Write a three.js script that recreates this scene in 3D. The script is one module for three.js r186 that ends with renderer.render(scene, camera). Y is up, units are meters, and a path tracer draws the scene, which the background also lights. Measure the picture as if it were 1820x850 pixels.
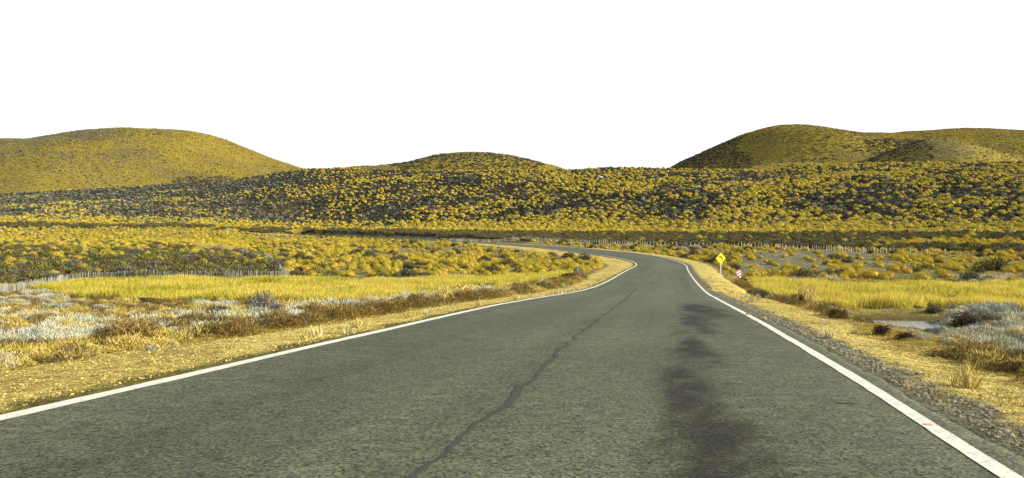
import * as THREE from 'three';
import { mergeGeometries } from 'three/addons/utils/BufferGeometryUtils.js';

// ───────────────────────── camera, sky, sun, exposure
const F = 1500, CX = 910, HZ = 400, CAMY = 1.2;          // photo pixels: focal length, centre, horizon row; eye height over the road
const scene = new THREE.Scene();
const camera = new THREE.PerspectiveCamera(2 * Math.atan(425 / F) * 180 / Math.PI, 1820 / 850, 0.1, 9000);
camera.position.set(0, CAMY, 0);
camera.lookAt(0, CAMY, -100);
camera.setViewOffset(1820, 850, 0, 425 - HZ, 1820, 850);
camera.updateProjectionMatrix();

const renderer = new THREE.WebGLRenderer({ antialias: true });
renderer.toneMapping = THREE.LinearToneMapping;
renderer.toneMappingExposure = 2.2;
renderer.shadowMap.enabled = true;

{ // bright clear sky: white round the horizon, a little bluer and deeper overhead, the same all round
  const W = 64, Hh = 128, d = new Float32Array(W * Hh * 4);
  for (let j = 0; j < Hh; j++) {
    const el = Math.max(0, Math.sin(((j + .5) / Hh - .5) * Math.PI)), k = Math.pow(el, 1.1);
    for (let i = 0; i < W; i++) d.set([0.52 - .29 * k, 0.53 - .23 * k, 0.56 - .12 * k, 1], (j * W + i) * 4);
  }
  const t = new THREE.DataTexture(d, W, Hh, THREE.RGBAFormat, THREE.FloatType);
  t.mapping = THREE.EquirectangularReflectionMapping; t.magFilter = THREE.LinearFilter; t.needsUpdate = true;
  scene.background = t; scene.environment = t;
}
const sun = new THREE.DirectionalLight(new THREE.Color().setRGB(1, .96, .85), 5);
sun.position.set(93, 34, -8).multiplyScalar(10);
sun.castShadow = true; sun.shadow.radius = 1; sun.shadow.mapSize.set(4096, 4096);
Object.assign(sun.shadow.camera, { left: -500, right: 500, top: 500, bottom: -500, near: 1, far: 4000 });
scene.add(sun, sun.target); sun.target.position.set(0, 0, -200);

// ───────────────────────── helpers
function rng(a) { return () => { a |= 0; a = a + 0x6D2B79F5 | 0; let t = Math.imul(a ^ a >>> 15, 1 | a); t = t + Math.imul(t ^ t >>> 7, 61 | t) ^ t; return ((t ^ t >>> 14) >>> 0) / 4294967296; }; }
const hash = (i, j) => { let h = Math.imul(i, 374761393) + Math.imul(j, 668265263) | 0; h = Math.imul(h ^ h >>> 13, 1274126177); return ((h ^ h >>> 16) >>> 0) / 4294967296; };
function vn(x, y) { const i = Math.floor(x), j = Math.floor(y); let u = x - i, v = y - j; u = u * u * (3 - 2 * u); v = v * v * (3 - 2 * v); const a = hash(i, j), b = hash(i + 1, j), c = hash(i, j + 1), d = hash(i + 1, j + 1); return a + (b - a) * u + (c - a) * v + (a - b - c + d) * u * v; }
function fbm(x, y, o = 4) { let s = 0, a = .5, n = 0; for (let k = 0; k < o; k++) { s += a * vn(x, y); n += a; a *= .5; x = x * 2.03 + 17.1; y = y * 2.03 + 5.7; } return s / n; }
const clamp = (x, a = 0, b = 1) => Math.min(b, Math.max(a, x));
const sst = (a, b, x) => { const t = clamp((x - a) / (b - a)); return t * t * (3 - 2 * t); };
const mix = (a, b, t) => a + (b - a) * t;
const mix3 = (a, b, t) => [mix(a[0], b[0], t), mix(a[1], b[1], t), mix(a[2], b[2], t)];
function tab(T, x) { if (x <= T[0][0]) return T[0][1]; for (let i = 1; i < T.length; i++) if (x <= T[i][0]) { const [a, p] = T[i - 1], [b, q] = T[i]; return p + (q - p) * (x - a) / (b - a); } return T[T.length - 1][1]; }
function stab(T, x) { // smooth table: Hermite through the points
  const n = T.length; if (x <= T[0][0]) return T[0][1]; if (x >= T[n - 1][0]) return T[n - 1][1];
  let i = 1; while (x > T[i][0]) i++; const sl = (k) => k <= 0 ? (T[1][1] - T[0][1]) / (T[1][0] - T[0][0]) : k >= n - 1 ? (T[n - 1][1] - T[n - 2][1]) / (T[n - 1][0] - T[n - 2][0]) : (T[k + 1][1] - T[k - 1][1]) / (T[k + 1][0] - T[k - 1][0]);
  const [a, p] = T[i - 1], [b, q] = T[i], h = b - a, t = (x - a) / h, t2 = t * t, t3 = t2 * t;
  return p * (2 * t3 - 3 * t2 + 1) + q * (3 * t2 - 2 * t3) + h * (sl(i - 1) * (t3 - 2 * t2 + t) + sl(i) * (t3 - t2));
}
const used = {};
function numbered(n) { used[n] = (used[n] || 0) + 1; return used[n] === 1 ? n : n + '_' + String(used[n] - 1).padStart(3, '0'); }
function tag(o, label, category, group) { o.userData = { label, category }; if (group) o.userData.group = group; return o; }
function lit(o) { o.castShadow = true; o.receiveShadow = true; return o; }
function mesh(name, geo, mat, parent) { const m = lit(new THREE.Mesh(geo, mat)); m.name = parent === scene ? numbered(name) : name; parent.add(m); return m; }
const mat = (rgb, rough = .9, extra = {}) => new THREE.MeshPhysicalMaterial({ color: new THREE.Color().setRGB(...rgb), roughness: rough, specularIntensity: .5, ...extra });
const vmat = (rough = .95, extra = {}) => new THREE.MeshPhysicalMaterial({ vertexColors: true, roughness: rough, specularIntensity: .15, ...extra });

// ───────────────────────── the road's centre line (metres from the eye: distance along, x, height under the eye, depth, cross fall)
const RC = [[0, -0.95, -1.312, 3.00, 0], [10, 0.91, -1.763, 12.82, 0], [20, 2.70, -2.259, 22.66, -0.003], [30, 4.53, -2.837, 32.49, -0.001], [40, 6.42, -3.423, 42.32, 0.003], [50, 8.32, -3.910, 52.13, 0.003], [60, 10.20, -4.272, 61.95, 0.001], [70, 12.03, -4.550, 71.79, 0], [80, 13.87, -4.790, 81.61, -0.001], [90, 15.73, -5.029, 91.44, 0], [100, 17.63, -5.276, 101.26, 0.001], [108, 19.22, -5.457, 109.10, 0.003], [116, 20.65, -5.576, 116.97, 0.009], [124, 21.59, -5.621, 124.90, 0.015], [132, 21.93, -5.597, 132.89, 0.022], [140, 21.49, -5.495, 140.87, 0.031], [148, 20.29, -5.418, 148.77, 0.044], [156, 18.75, -5.351, 156.62, 0.053], [164, 16.81, -5.293, 164.38, 0.047], [172, 14.90, -5.246, 172.15, 0.042], [180, 12.99, -5.205, 179.92, 0.036], [188, 11.24, -5.216, 187.72, 0.024], [196, 9.52, -5.241, 195.54, 0.011], [200, 8.71, -5.270, 199.45, 0.010], [224, 4.03, -5.489, 222.99, 0.001], [248, -0.15, -5.754, 246.63, -0.006], [272, -4.44, -6.035, 270.24, -0.009], [296, -9.03, -6.292, 293.80, -0.010], [320, -14.41, -6.533, 317.18, -0.010], [344, -21.47, -6.786, 340.11, -0.009], [368, -30.01, -6.979, 362.53, -0.007], [392, -40.31, -7.173, 384.20, 0.002], [416, -52.20, -7.352, 405.05, 0.005], [440, -64.77, -7.485, 425.49, 0.003], [464, -77.79, -7.620, 445.65, 0.001], [488, -91.35, -7.764, 465.45, 0], [512, -105.53, -7.912, 484.81, 0], [536, -120.35, -8.060, 503.69, 0], [560, -135.81, -8.207, 522.04, 0]];
RC.unshift([-22.4, -5.12, -.31, -19.03, 0], [-44.8, -9.29, .70, -41.06, 0]); RC.sort((a, b) => a[0] - b[0]);
const col = (k) => RC.map((r) => [r[0], r[k]]), RX = col(1), RY = col(2), RZ = col(3), RB = col(4);
function roadAt(s) {
  const x = stab(RX, s), y = stab(RY, s), z = stab(RZ, s), b = stab(RB, s), dx = stab(RX, s + .5) - stab(RX, s - .5), dz = stab(RZ, s + .5) - stab(RZ, s - .5), l = Math.hypot(dx, dz) || 1;
  return { s, x, y, z, b, tx: dx / l, tz: dz / l };
}
const RS = []; for (let s = -44; s <= 559; s += 1.5) RS.push(roadAt(s));
const rsx = Float64Array.from(RS, (r) => r.x), rsz = Float64Array.from(RS, (r) => r.z);
function nearRoad(X, Z) { // side distance (right of the road positive), road height there, distance along
  let bi = 0, bd = 1e9; for (let i = 0; i < rsx.length; i += 3) { const dx = X - rsx[i], dz = Z - rsz[i], q = dx * dx + dz * dz; if (q < bd) { bd = q; bi = i; } }
  const lo = Math.max(0, bi - 3), hi = Math.min(rsx.length - 1, bi + 3);
  for (let i = lo; i <= hi; i++) { const dx = X - rsx[i], dz = Z - rsz[i], q = dx * dx + dz * dz; if (q < bd) { bd = q; bi = i; } }
  const r = RS[bi], dx = X - r.x, dz = Z - r.z, along = dx * r.tx + dz * r.tz, lat = dx * r.tz - dz * r.tx;
  const n = RS[clamp(bi + (along > 0 ? 1 : -1), 0, RS.length - 1)], g = (n.y - r.y) / ((n.s - r.s) || 1);
  return { lat, s: r.s + along, y: r.y + clamp(along, -3, 3) * g + r.b * lat, far: Math.abs(along) > 6 };
}
const HALF = 3.68, LINE = 3.35;
const SWL = [[0, 2.2], [12, 2.0], [20, 1.35], [35, 1.5], [60, 1.8], [100, 3.2], [150, 4.3], [250, 5]], SWR = [[0, 1.6], [13, 1.4], [25, 2.0], [33, 2.3], [56, 3.0], [90, 3.2], [150, 3]];
const shoulder = (lat, Z) => tab(lat < 0 ? SWL : SWR, Z);

// ───────────────────────── terrain: heights under the eye, X to the right, Z ahead
const PL = [[-60, -.6], [0, -1.45], [10, -1.95], [20, -2.75], [30, -3.6], [40, -4.5], [55, -5.7], [70, -6.45], [90, -6.75], [110, -6.6], [140, -6.2], [200, -6.1], [280, -6.5], [400, -7.3], [600, -8]];
const PR = [[-60, -.6], [0, -1.5], [10, -2.05], [20, -3.0], [30, -4.1], [40, -5.1], [50, -5.85], [60, -6.0], [80, -6.05], [110, -5.95], [150, -5.8], [200, -5.6], [280, -5.3], [400, -5.2], [600, -6]];
const ZB = [[-600, 500], [0, 520], [550, 590], [900, 480], [1200, 400], [1820, 340], [2500, 320]], YB = [[-600, 385], [0, 391], [300, 394], [550, 406], [900, 411], [1200, 413], [1820, 414], [2500, 414]];
const ZC = [[-600, 850], [0, 850], [550, 900], [900, 820], [1300, 720], [1820, 640], [2500, 620]];
const YC = [[-600, 350], [0, 345], [150, 336], [300, 328], [450, 314], [520, 302], [620, 300], [720, 302], [850, 303], [1000, 302], [1100, 298], [1200, 299], [1300, 302], [1360, 304], [1450, 294], [1600, 290], [1820, 288], [2500, 280]];
const HILLS = [ // distance of the crest, depth of its near and far side, floor, silhouette rows
  { D: 1450, wf: 660, wb: 600, b: 0, T: [[-900, 285], [-500, 268], [-200, 260], [0, 254], [60, 252.5], [105, 252], [150, 243.5], [200, 235], [250, 232], [300, 232.5], [350, 236], [385, 243], [420, 257], [450, 269], [480, 281], [520, 295], [560, 309], [620, 335], [700, 390]] },
  { D: 1150, wf: 260, wb: 300, b: 20, T: [[540, 340], [600, 312], [640, 300], [680, 297.5], [720, 293], [750, 286], [780, 277.5], [810, 273], [850, 272.5], [900, 278], [950, 289], [980, 296], [1010, 305], [1060, 325], [1100, 350]] },
  { D: 1350, wf: 640, wb: 500, b: 10, T: [[1080, 360], [1150, 322], [1180, 304], [1205, 291], [1240, 276], [1270, 262], [1300, 249], [1330, 236.5], [1360, 227.5], [1385, 224], [1420, 225.5], [1460, 232], [1500, 241], [1540, 251], [1600, 269], [1660, 295], [1740, 340]] },
  { D: 1750, wf: 760, wb: 600, b: 10, T: [[1340, 330], [1440, 262], [1500, 240], [1540, 238.5], [1570, 240], [1600, 237], [1650, 234.5], [1700, 232.5], [1750, 233], [1790, 236], [1820, 237], [2000, 240], [2400, 260], [2800, 300]] },
  { D: 1000, wf: 240, wb: 330, b: 25, T: [[1440, 345], [1500, 306], [1530, 292], [1560, 277], [1590, 263.5], [1620, 253.5], [1642, 249.5], [1665, 250.5], [1700, 257], [1740, 266], [1790, 276], [1850, 290], [1950, 320]] },
  { D: 1080, wf: 170, wb: 220, b: 25, T: [[1330, 335], [1380, 301], [1420, 287], [1450, 274], [1474, 267.5], [1500, 270], [1540, 280], [1590, 294], [1640, 315]] },
  { D: 1220, wf: 150, wb: 200, b: 25, T: [[1440, 320], [1490, 272], [1520, 259.5], [1540, 262], [1570, 274], [1620, 300]] },
  { D: 900, wf: 130, wb: 160, b: 20, T: [[1230, 345], [1300, 303], [1360, 293], [1420, 286], [1470, 292], [1540, 320]] },
];
const POND = { x: 24.0, z: 51.2, a: 4.6, b: 3.0, y: -6.1 };
function plain(X, Z, lat) { return mix(stab(PL, Z), stab(PR, Z), sst(-14, 14, lat)); }
function H(X, Z, nr) {
  nr = nr || nearRoad(X, Z);
  const px = CX + F * X / Math.max(Z, 60), lat = nr.far ? (X < rsx[0] ? -60 : 60) * 0 + nr.lat : nr.lat;
  const zb = tab(ZB, px), zc = tab(ZC, px);
  let h;
  if (Z <= zb) {
    h = plain(X, Z, lat);
    const hb = (HZ - tab(YB, px)) / F * zb, k = sst(.66 * zb, zb * 1.02, Z);
    h = mix(h, hb, k);
    h += (fbm(X / 9 + 3, Z / 9, 3) - .5) * .7 * sst(2.2, 8, Math.abs(lat) - HALF) * sst(2, 20, Z);
    h += (fbm(X / 1.7 + 31, Z / 1.7, 2) - .5) * .42 * sst(1.6, 4, Math.abs(lat) - HALF) * (1 - sst(60, 130, Z));
  } else {
    const hb = (HZ - tab(YB, px)) / F * zb, hc = (HZ - stab(YC, px)) / F * zc, t = (Z - zb) / (zc - zb);
    if (t < 1) h = hb + (hc - hb) * (.55 * Math.sin(t * Math.PI / 2) + .45 * t * (.25 + .75 * t));
    else h = hc - 16 * sst(0, 170, Z - zc);
    h += (fbm(X / 70 + 9, Z / 90 + 2, 4) - .5) * 7 * sst(0, .25, t) * (1 - .6 * sst(.75, 1, t));
  }
  if (Z > 620) {
    let top = -1e9;
    for (const q of HILLS) {
      const w = (fbm(X / 220 + q.D, Z / 220, 2) - .5) * 90, u = (Z + w - q.D) / (Z + w < q.D ? q.wf : q.wb);
      if (Math.abs(u) >= 1) continue;
      const ph = CX + F * X / q.D; if (ph < q.T[0][0] || ph > q.T[q.T.length - 1][0]) continue;
      const cr = (HZ - stab(q.T, ph)) / F * q.D, pr = .5 + .5 * Math.cos(Math.PI * u);
      const v = mix(Math.min(q.b, cr), cr, pr);
      top = Math.max(top, v);
    }
    if (top > -1e8) { const d = top - h, k = 6; h = Math.abs(d) > k ? Math.max(h, top) : h + (d + k) * (d + k) / (4 * k); }
    h += ((fbm(X / 60, Z / 60, 3) - .5) * 3 + (fbm(X / 14, Z / 14, 2) - .5) * 1.2) * sst(640, 900, Z);
  }
  if (!nr.far && Math.abs(lat) < 40) {
    const d = Math.abs(lat) - HALF, sh = nr.y - .02 - .03 * clamp(d, 0, 4.5);
    const k = lat < 0 ? sst(2.2, 13, d) : sst(1.8, 6, d);
    h = mix(sh, h, k);
  }
  const e = Math.hypot((X - POND.x) / POND.a, (Z - POND.z) / POND.b) + (fbm(X / 1.5, Z / 1.5, 2) - .5) * .5;
  if (e < 3) h = mix(mix(POND.y - .3, POND.y + .08, sst(.8, 1.15, e)), h, sst(1.2, 3, e));
  return h;
}
const proj = (X, h, Z) => [CX + F * X / Z, HZ - F * h / Z];
function ground(px, py, z0 = 4) { // the point of the ground that a photo pixel looks at
  const a = (px - CX) / F; let p = z0;
  for (let z = z0; z < 2500; z *= 1.012) {
    if (HZ - F * H(a * z, z) / z <= py) { let lo = p, hi = z; for (let k = 0; k < 14; k++) { const m = (lo + hi) / 2; if (HZ - F * H(a * m, m) / m <= py) hi = m; else lo = m; } return [a * hi, H(a * hi, hi), hi]; }
    p = z;
  }
  return null;
}
const world = (X, h, Z) => [X, h + CAMY, -Z];

// zones of the photo, by the row and column of a ground point
const gUpL = [[-200, 516], [60, 512], [150, 500], [300, 497.5], [500, 499], [700, 502], [860, 496], [1000, 489], [1060, 486]], gLoL = [[-200, 516], [60, 516], [100, 525], [150, 531], [250, 539], [450, 537], [600, 541], [750, 537], [860, 522], [960, 508], [1060, 488]];
const gUpR = [[1280, 489], [1300, 494], [1360, 500], [1450, 505], [1550, 510], [1700, 510], [1820, 505], [2100, 500]], gLoR = [[1280, 490], [1300, 506], [1360, 526], [1450, 548], [1550, 548], [1660, 545], [1820, 552], [2100, 570]];
const beltTop = [[380, 408], [450, 406], [700, 411], [850, 413], [1000, 415], [1400, 416], [1820, 414], [2200, 413]], beltLo = [[380, 409], [450, 412], [700, 421], [850, 426], [1000, 432], [1200, 437], [1400, 440], [1560, 445], [1820, 451], [2200, 455]];
const inGrassL = (px, py) => px < 1003 && py > tab(gUpL, px) && py < tab(gLoL, px);
const inGrassR = (px, py) => px > 1338 && py > tab(gUpR, px) && py < tab(gLoR, px);
function inBelt(px, py) { py += (fbm(px / 26, py / 5, 3) - .5) * 9; if (px < 380) return py > 398 && py < 404.5; if (py < tab(beltTop, px) || py > tab(beltLo, px)) return false; return !(px > 1540 && py > 427 + (px < 1600 ? 4 : 0) && py < 440.5); }
const inDark = (px, py) => px < 500 && py > tab([[-200, 430], [100, 428], [300, 434], [420, 446], [500, 468]], px) && py < tab([[-200, 500], [60, 505], [120, 496], [500, 492]], px);
const inClear = (px, py) => px > 1315 && px < 1580 && py > 446 && py < 489 && fbm(px / 60, py / 14, 2) > .36;

// ───────────────────────── ground sheet
function tile(n, f, srgb = true) { const d = new Uint8Array(n * n * 4); for (let j = 0; j < n; j++) for (let i = 0; i < n; i++) { const c = f(i, j); const o = (j * n + i) * 4; d[o] = c[0]; d[o + 1] = c[1]; d[o + 2] = c[2]; d[o + 3] = 255; } const t = new THREE.DataTexture(d, n, n); t.wrapS = t.wrapT = THREE.RepeatWrapping; t.magFilter = THREE.LinearFilter; if (srgb) t.colorSpace = THREE.SRGBColorSpace; t.needsUpdate = true; return t; }
function tvn(x, y, p) { const i = Math.floor(x), j = Math.floor(y); let u = x - i, v = y - j; u = u * u * (3 - 2 * u); v = v * v * (3 - 2 * v); const m = (a) => ((a % p) + p) % p; const a = hash(m(i), m(j) + 977 * p), b = hash(m(i + 1), m(j) + 977 * p), c = hash(m(i), m(j + 1) + 977 * p), d = hash(m(i + 1), m(j + 1) + 977 * p); return a + (b - a) * u + (c - a) * v + (a - b - c + d) * u * v; }
const soilH = (i, j, n) => .2 * tvn(i * 16 / n, j * 16 / n, 16) + .4 * tvn(i * 48 / n, j * 48 / n, 48) + .25 * tvn(i * 160 / n, j * 160 / n, 160) + .15 * hash(i, j);
const soilMap = tile(1024, (i, j) => { const v = soilH(i, j, 1024), k = clamp(.46 + 1.02 * v, 0, 1.15); const w = hash(Math.floor(i / 5), Math.floor(j / 5)); const st = w > .985 ? 1.12 : w < .02 ? .6 : 1; return [clamp(236 * k * st, 0, 255), clamp(234 * k * st, 0, 255), clamp(228 * k * st, 0, 255)]; });
const soilBump = tile(1024, (i, j) => { const v = 255 * soilH(i, j, 1024); return [v, v, v]; }, false);

const C = { tan: [.575, .445, .12], tan2: [.47, .355, .09], dkgrav: [.15, .135, .075], olive: [.13, .11, .025], straw: [.30, .215, .05], brown: [.06, .04, .018], litter: [.22, .185, .085], meadow: [.24, .19, .03], plain: [.27, .215, .08], clear: [.165, .155, .095], dark: [.055, .046, .02], belt: [.045, .038, .028], gold: [.29, .21, .03], hill: [.05, .045, .027], hillgold: [.2, .145, .025], hillgrass: [.27, .2, .028], hillheath: [.16, .13, .045], mud: [.12, .09, .025], gapshade: [.026, .024, .019] };
function groundColor(X, Z, h, nr) {
  const [px, py] = Z > 1 ? proj(X, h, Z) : [0, 9999], d = Math.abs(nr.lat) - HALF, n1 = fbm(X / 3.1, Z / 3.1, 4), n2 = fbm(X / 17 + 40, Z / 17, 3), n3 = fbm(X / .8 + 7, Z / .8, 3);
  const near = !nr.far && Z < 545;
  if (near && d < shoulder(nr.lat, Z) + (n1 - .5) * 1.4) {
    let c = mix3(C.tan, C.tan2, sst(.4, .7, n1));
    if (nr.lat > 0 && Z < 150) c = mix3(C.dkgrav, c, sst(.3, .62, d + (n3 - .5) * .7));
    else c = mix3(C.olive, c, sst(.0, .28, d + (n3 - .5) * .6));
    if (n3 > .66) c = mix3(c, C.brown, .3);
    return c;
  }
  const zb = tab(ZB, px);
  if (Z > zb * .9 && Z > 250) {
    const zc = tab(ZC, px), t = (Z - zb) / (zc - zb), m = fbm(X / 40, Z / 40, 4), fine = fbm(X / 5, Z / 5, 2);
    if (t > 1.08 + (fine - .5) * .12) return mix3(C.hillgrass, C.hillheath, clamp(sst(.42, .64, fbm(X / 90 + 5, Z / 60, 5)) * .8 + .7 * (fine - .4)));   // the open grassy hills
    let c = mix3(C.hill, C.hillgold, sst(.46, .66, m) * (t > .82 + (m - .5) * .5 ? 1 : .35));  // dark base tone: dwarf scrub with the shadow between bushes painted in
    c = mix3(c, C.gapshade, sst(.4, .55, fbm(X / 26 + 60, Z / 26, 3)) * .9);  // near-black patches paint the shadowed gaps between bushes into the ground
    if (t < .03 + (fine - .5) * .1) c = C.gold;
    return c;
  }
  if (inBelt(px, py)) return C.belt;
  if (Math.hypot((X - POND.x) / POND.a, (Z - POND.z) / POND.b) < 2.4 + n1) return mix3(C.mud, C.meadow, sst(1.3, 2.6, Math.hypot((X - POND.x) / POND.a, (Z - POND.z) / POND.b) + n3 - .5));
  if (inGrassL(px, py) || inGrassR(px, py)) return mix3(C.meadow, C.olive, sst(.5, .75, n1));
  if (inDark(px, py)) return mix3(C.dark, C.olive, n1 * .6);
  if (inClear(px, py)) return mix3(C.clear, C.plain, sst(.55, .7, n1));
  if (Z < 75) { let c = mix3(C.straw, C.litter, sst(.45, .65, n2)); c = mix3(c, C.brown, sst(.58, .72, n1) * .85); return mix3(c, C.gold, sst(.6, .75, fbm(X / 2.2 + 90, Z / 2.2, 2)) * .5); }
  return mix3(mix3(C.plain, C.gold, sst(.45, .65, n2) * .7), C.clear, sst(.5, .64, n1) * .7);
}
{
  const zs = []; let z = -40; while (z < 3) { zs.push(z); z += .8; } z = 3; while (z < 3200) { zs.push(z); z += Math.max(.07, z < 60 ? z * .0065 : z < 560 ? z * .0068 : z < 900 ? z * .006 : z * .0075); }
  const NC = 560, NR = zs.length, pos = new Float32Array(NR * (NC + 1) * 3), uv = new Float32Array(NR * (NC + 1) * 2), colr = new Float32Array(NR * (NC + 1) * 3), idx = [];
  for (let r = 0; r < NR; r++) {
    const Z = zs[r], w = .84 * Math.sqrt(Math.max(Z, 0) ** 2 + 26 * 26) + (Z < 0 ? -Z * .3 : 0), cell = 2 * w / NC + Z * .004;
    for (let c = 0; c <= NC; c++) {
      const X = w * (2 * c / NC - 1), nr = nearRoad(X, Z), o = r * (NC + 1) + c; let h = H(X, Z, nr);
      const cc = groundColor(X, Z, h, nr);
      if (!nr.far) h = mix(nr.y - .1 - cell * .35, h, sst(HALF - .3 - cell, HALF - .06, Math.abs(nr.lat)));
      pos.set([X, h + CAMY, -Z], o * 3); uv.set([X / 3.2, Z / 3.2], o * 2); colr.set(cc, o * 3);
      if (r && c) { const a = o - NC - 2, b = o - NC - 1; idx.push(a, b, o, a, o, o - 1); }
    }
  }
  const g = new THREE.BufferGeometry(); g.setAttribute('position', new THREE.BufferAttribute(pos, 3)); g.setAttribute('uv', new THREE.BufferAttribute(uv, 2)); g.setAttribute('color', new THREE.BufferAttribute(colr, 3)); g.setIndex(idx); g.computeVertexNormals();
  const m = mesh('ground_and_hills', g, vmat(1, { map: soilMap, bumpMap: soilBump, bumpScale: .09 }), scene); m.userData.kind = 'structure';
  console.log('ground', NR, NC);
}

// ───────────────────────── road
const road = new THREE.Group(); road.name = 'road'; road.userData.kind = 'structure'; scene.add(road);
const lift = (s) => .004 + clamp((s - 60) / 200) * .06;
function roadPoint(s, lat, up = 0) { const r = roadAt(s); return [r.x + lat * r.tz, r.y + r.b * lat + lift(s) + up + CAMY, -(r.z - lat * r.tx)]; }
function pxRoad(px, py) { const g = ground(px, py, 3); const q = nearRoad(g[0], g[2]); return [q.s, q.lat]; }
const aggH = (i, j, n) => .35 * tvn(i * 100 / n, j * 100 / n, 100) + .35 * tvn(i * 200 / n, j * 200 / n, 200) + .3 * hash(i, j + 5000);
const aggMap = tile(1024, (i, j) => {
  const v = aggH(i, j, 1024), w = hash(Math.floor(i / 6 + tvn(j * 40 / 1024, i * 40 / 1024, 40) * 2), Math.floor(j / 6) + 3000), m = tvn(i * 24 / 1024, j * 24 / 1024, 24); let k = .5 + .8 * v + .12 * (m - .5);
  let c = [212, 213, 190]; if (w > .9) { c = [232, 222, 165]; k *= 1.16; } else if (w < .12) { c = [165, 160, 150]; k *= .78; } else if (w > .8) c = [200, 206, 196]; return c.map((q) => clamp(q * k, 0, 255));
});
const aggBump = tile(1024, (i, j) => { const v = 255 * aggH(i, j, 1024); return [v, v, v]; }, false);
const stains = [[1238, 548, .42, 1.5, .55], [1252, 556, .55, 2.2, .5], [1238, 575, .32, 2.4, .5], [1226, 610, .3, 1.9, .42], [1236, 645, .34, 1.6, .4], [1225, 690, .33, 1.2, .5], [1232, 735, .34, .9, .45], [1240, 790, .38, .8, .5], [1250, 840, .4, .8, .5], [1262, 900, .42, .9, .5], [1180, 690, .14, .5, .3], [1200, 625, .2, .6, .25]].map(([px, py, a, b, k]) => [...pxRoad(px, Math.min(py, 849)), a, b * 1.5, k]);
{
  const ss = []; let s = -30; while (s < 558) { ss.push(s); s += s < 34 ? .13 : Math.max(.13, (s - 10) * .009); } ss.push(558);
  const NL = 96, pos = [], uv = [], cl = [], idx = [];
  ss.forEach((s, r) => {
    const eL = HALF - .16 + (fbm(s / .5, 3, 3) - .5) * .14, eR = HALF + (fbm(s / .6, 9, 3) - .5) * .16;
    for (let c = 0; c <= NL; c++) {
      const lat = -eL + (eL + eR) * c / NL;
      const p = roadPoint(s, lat, -.0 + .02 * (1 - (lat / HALF) ** 2)); if (c === 0 || c === NL) p[1] -= .06;
      pos.push(...p); uv.push(lat / 2.6, s / 2.6);
      let k = 1 + .42 * (fbm(lat / .5 + 20, s / 14, 3) - .5) + .34 * (fbm(lat / 1.3, s / 3.5 + 70, 3) - .5) + .22 * (fbm(lat / .14, s / .3, 2) - .5);
      k *= 1 - .16 * Math.exp(-(((lat + 1.75) / .6) ** 2)) - .12 * Math.exp(-(((lat - 2.6) / .45) ** 2)) - .10 * Math.exp(-(((lat + 2.95) / .25) ** 2));
      let st = 0; for (const [a, b, wl, ws, q] of stains) { const e = ((lat - b) / wl) ** 2 + ((s - a) / ws) ** 2; if (e < 8) st = Math.max(st, q * Math.exp(-e * .8)); }
      st = clamp(sst(.04, .5, st + (fbm(lat / .3 + 5, s / 1.1, 3) - .5) * .5 + (fbm(lat / .09 + 65, s / .22, 2) - .5) * .3) * Math.min(1, st * 5), 0, 1) * .86;
      const base = [.150 * k, .153 * k, .108 * k], dirt = [.045, .041, .026];
      cl.push(...mix3(base, dirt, st * 1.25));
      if (r && c) { const o = r * (NL + 1) + c, a = o - NL - 2, b = o - NL - 1; idx.push(a, b, o, a, o, o - 1); }
    }
  });
  const g = new THREE.BufferGeometry(); g.setAttribute('position', new THREE.Float32BufferAttribute(pos, 3)); g.setAttribute('uv', new THREE.Float32BufferAttribute(uv, 2)); g.setAttribute('color', new THREE.Float32BufferAttribute(cl, 3)); g.setIndex(idx); g.computeVertexNormals();
  mesh('asphalt', g, vmat(.92, { specularIntensity: .3, map: aggMap, bumpMap: aggBump, bumpScale: .006 }), road);
}
function ribbon(pts, up) { // pts: [s, lat, half width]
  const pos = [], idx = [], uv = [];
  pts.forEach(([s, lat, w], i) => { const c = (l) => .02 * (1 - (l / HALF) ** 2); for (const k of [-1, 1]) { const l = lat + k * w; pos.push(...roadPoint(s, l, c(l) + up)); uv.push(l / .7, s / .7); } if (i) { const o = i * 2; idx.push(o - 2, o - 1, o + 1, o - 2, o + 1, o); } });
  const g = new THREE.BufferGeometry(); g.setAttribute('position', new THREE.Float32BufferAttribute(pos, 3)); g.setAttribute('uv', new THREE.Float32BufferAttribute(uv, 2)); g.setIndex(idx); g.computeVertexNormals(); return g;
}
const paintMap = tile(512, (i, j) => { const v = .5 * tvn(i * 60 / 512, j * 60 / 512, 60) + .3 * tvn(i * 14 / 512, j * 14 / 512, 14) + .2 * hash(i, j); const k = v < .3 ? .72 : .86 + .18 * v; return [clamp(250 * k, 0, 255), clamp(247 * k, 0, 255), clamp(234 * k, 0, 255)]; });
const paint = mat([.62, .60, .50], .75, { map: paintMap });
for (const [side, w] of [[-1, .09], [1, .066]]) {
  const pts = []; for (let s = -30; s < 330; s += s < 60 ? .2 : 1) pts.push([s, side * LINE + (fbm(s / 3, side * 7 + 20, 2) - .5) * .05, w * (1 + (fbm(s / .35, side * 3 + 9, 2) - .5) * .25)]);
  mesh('edge_line', ribbon(pts, .005), paint, road);
}
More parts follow.
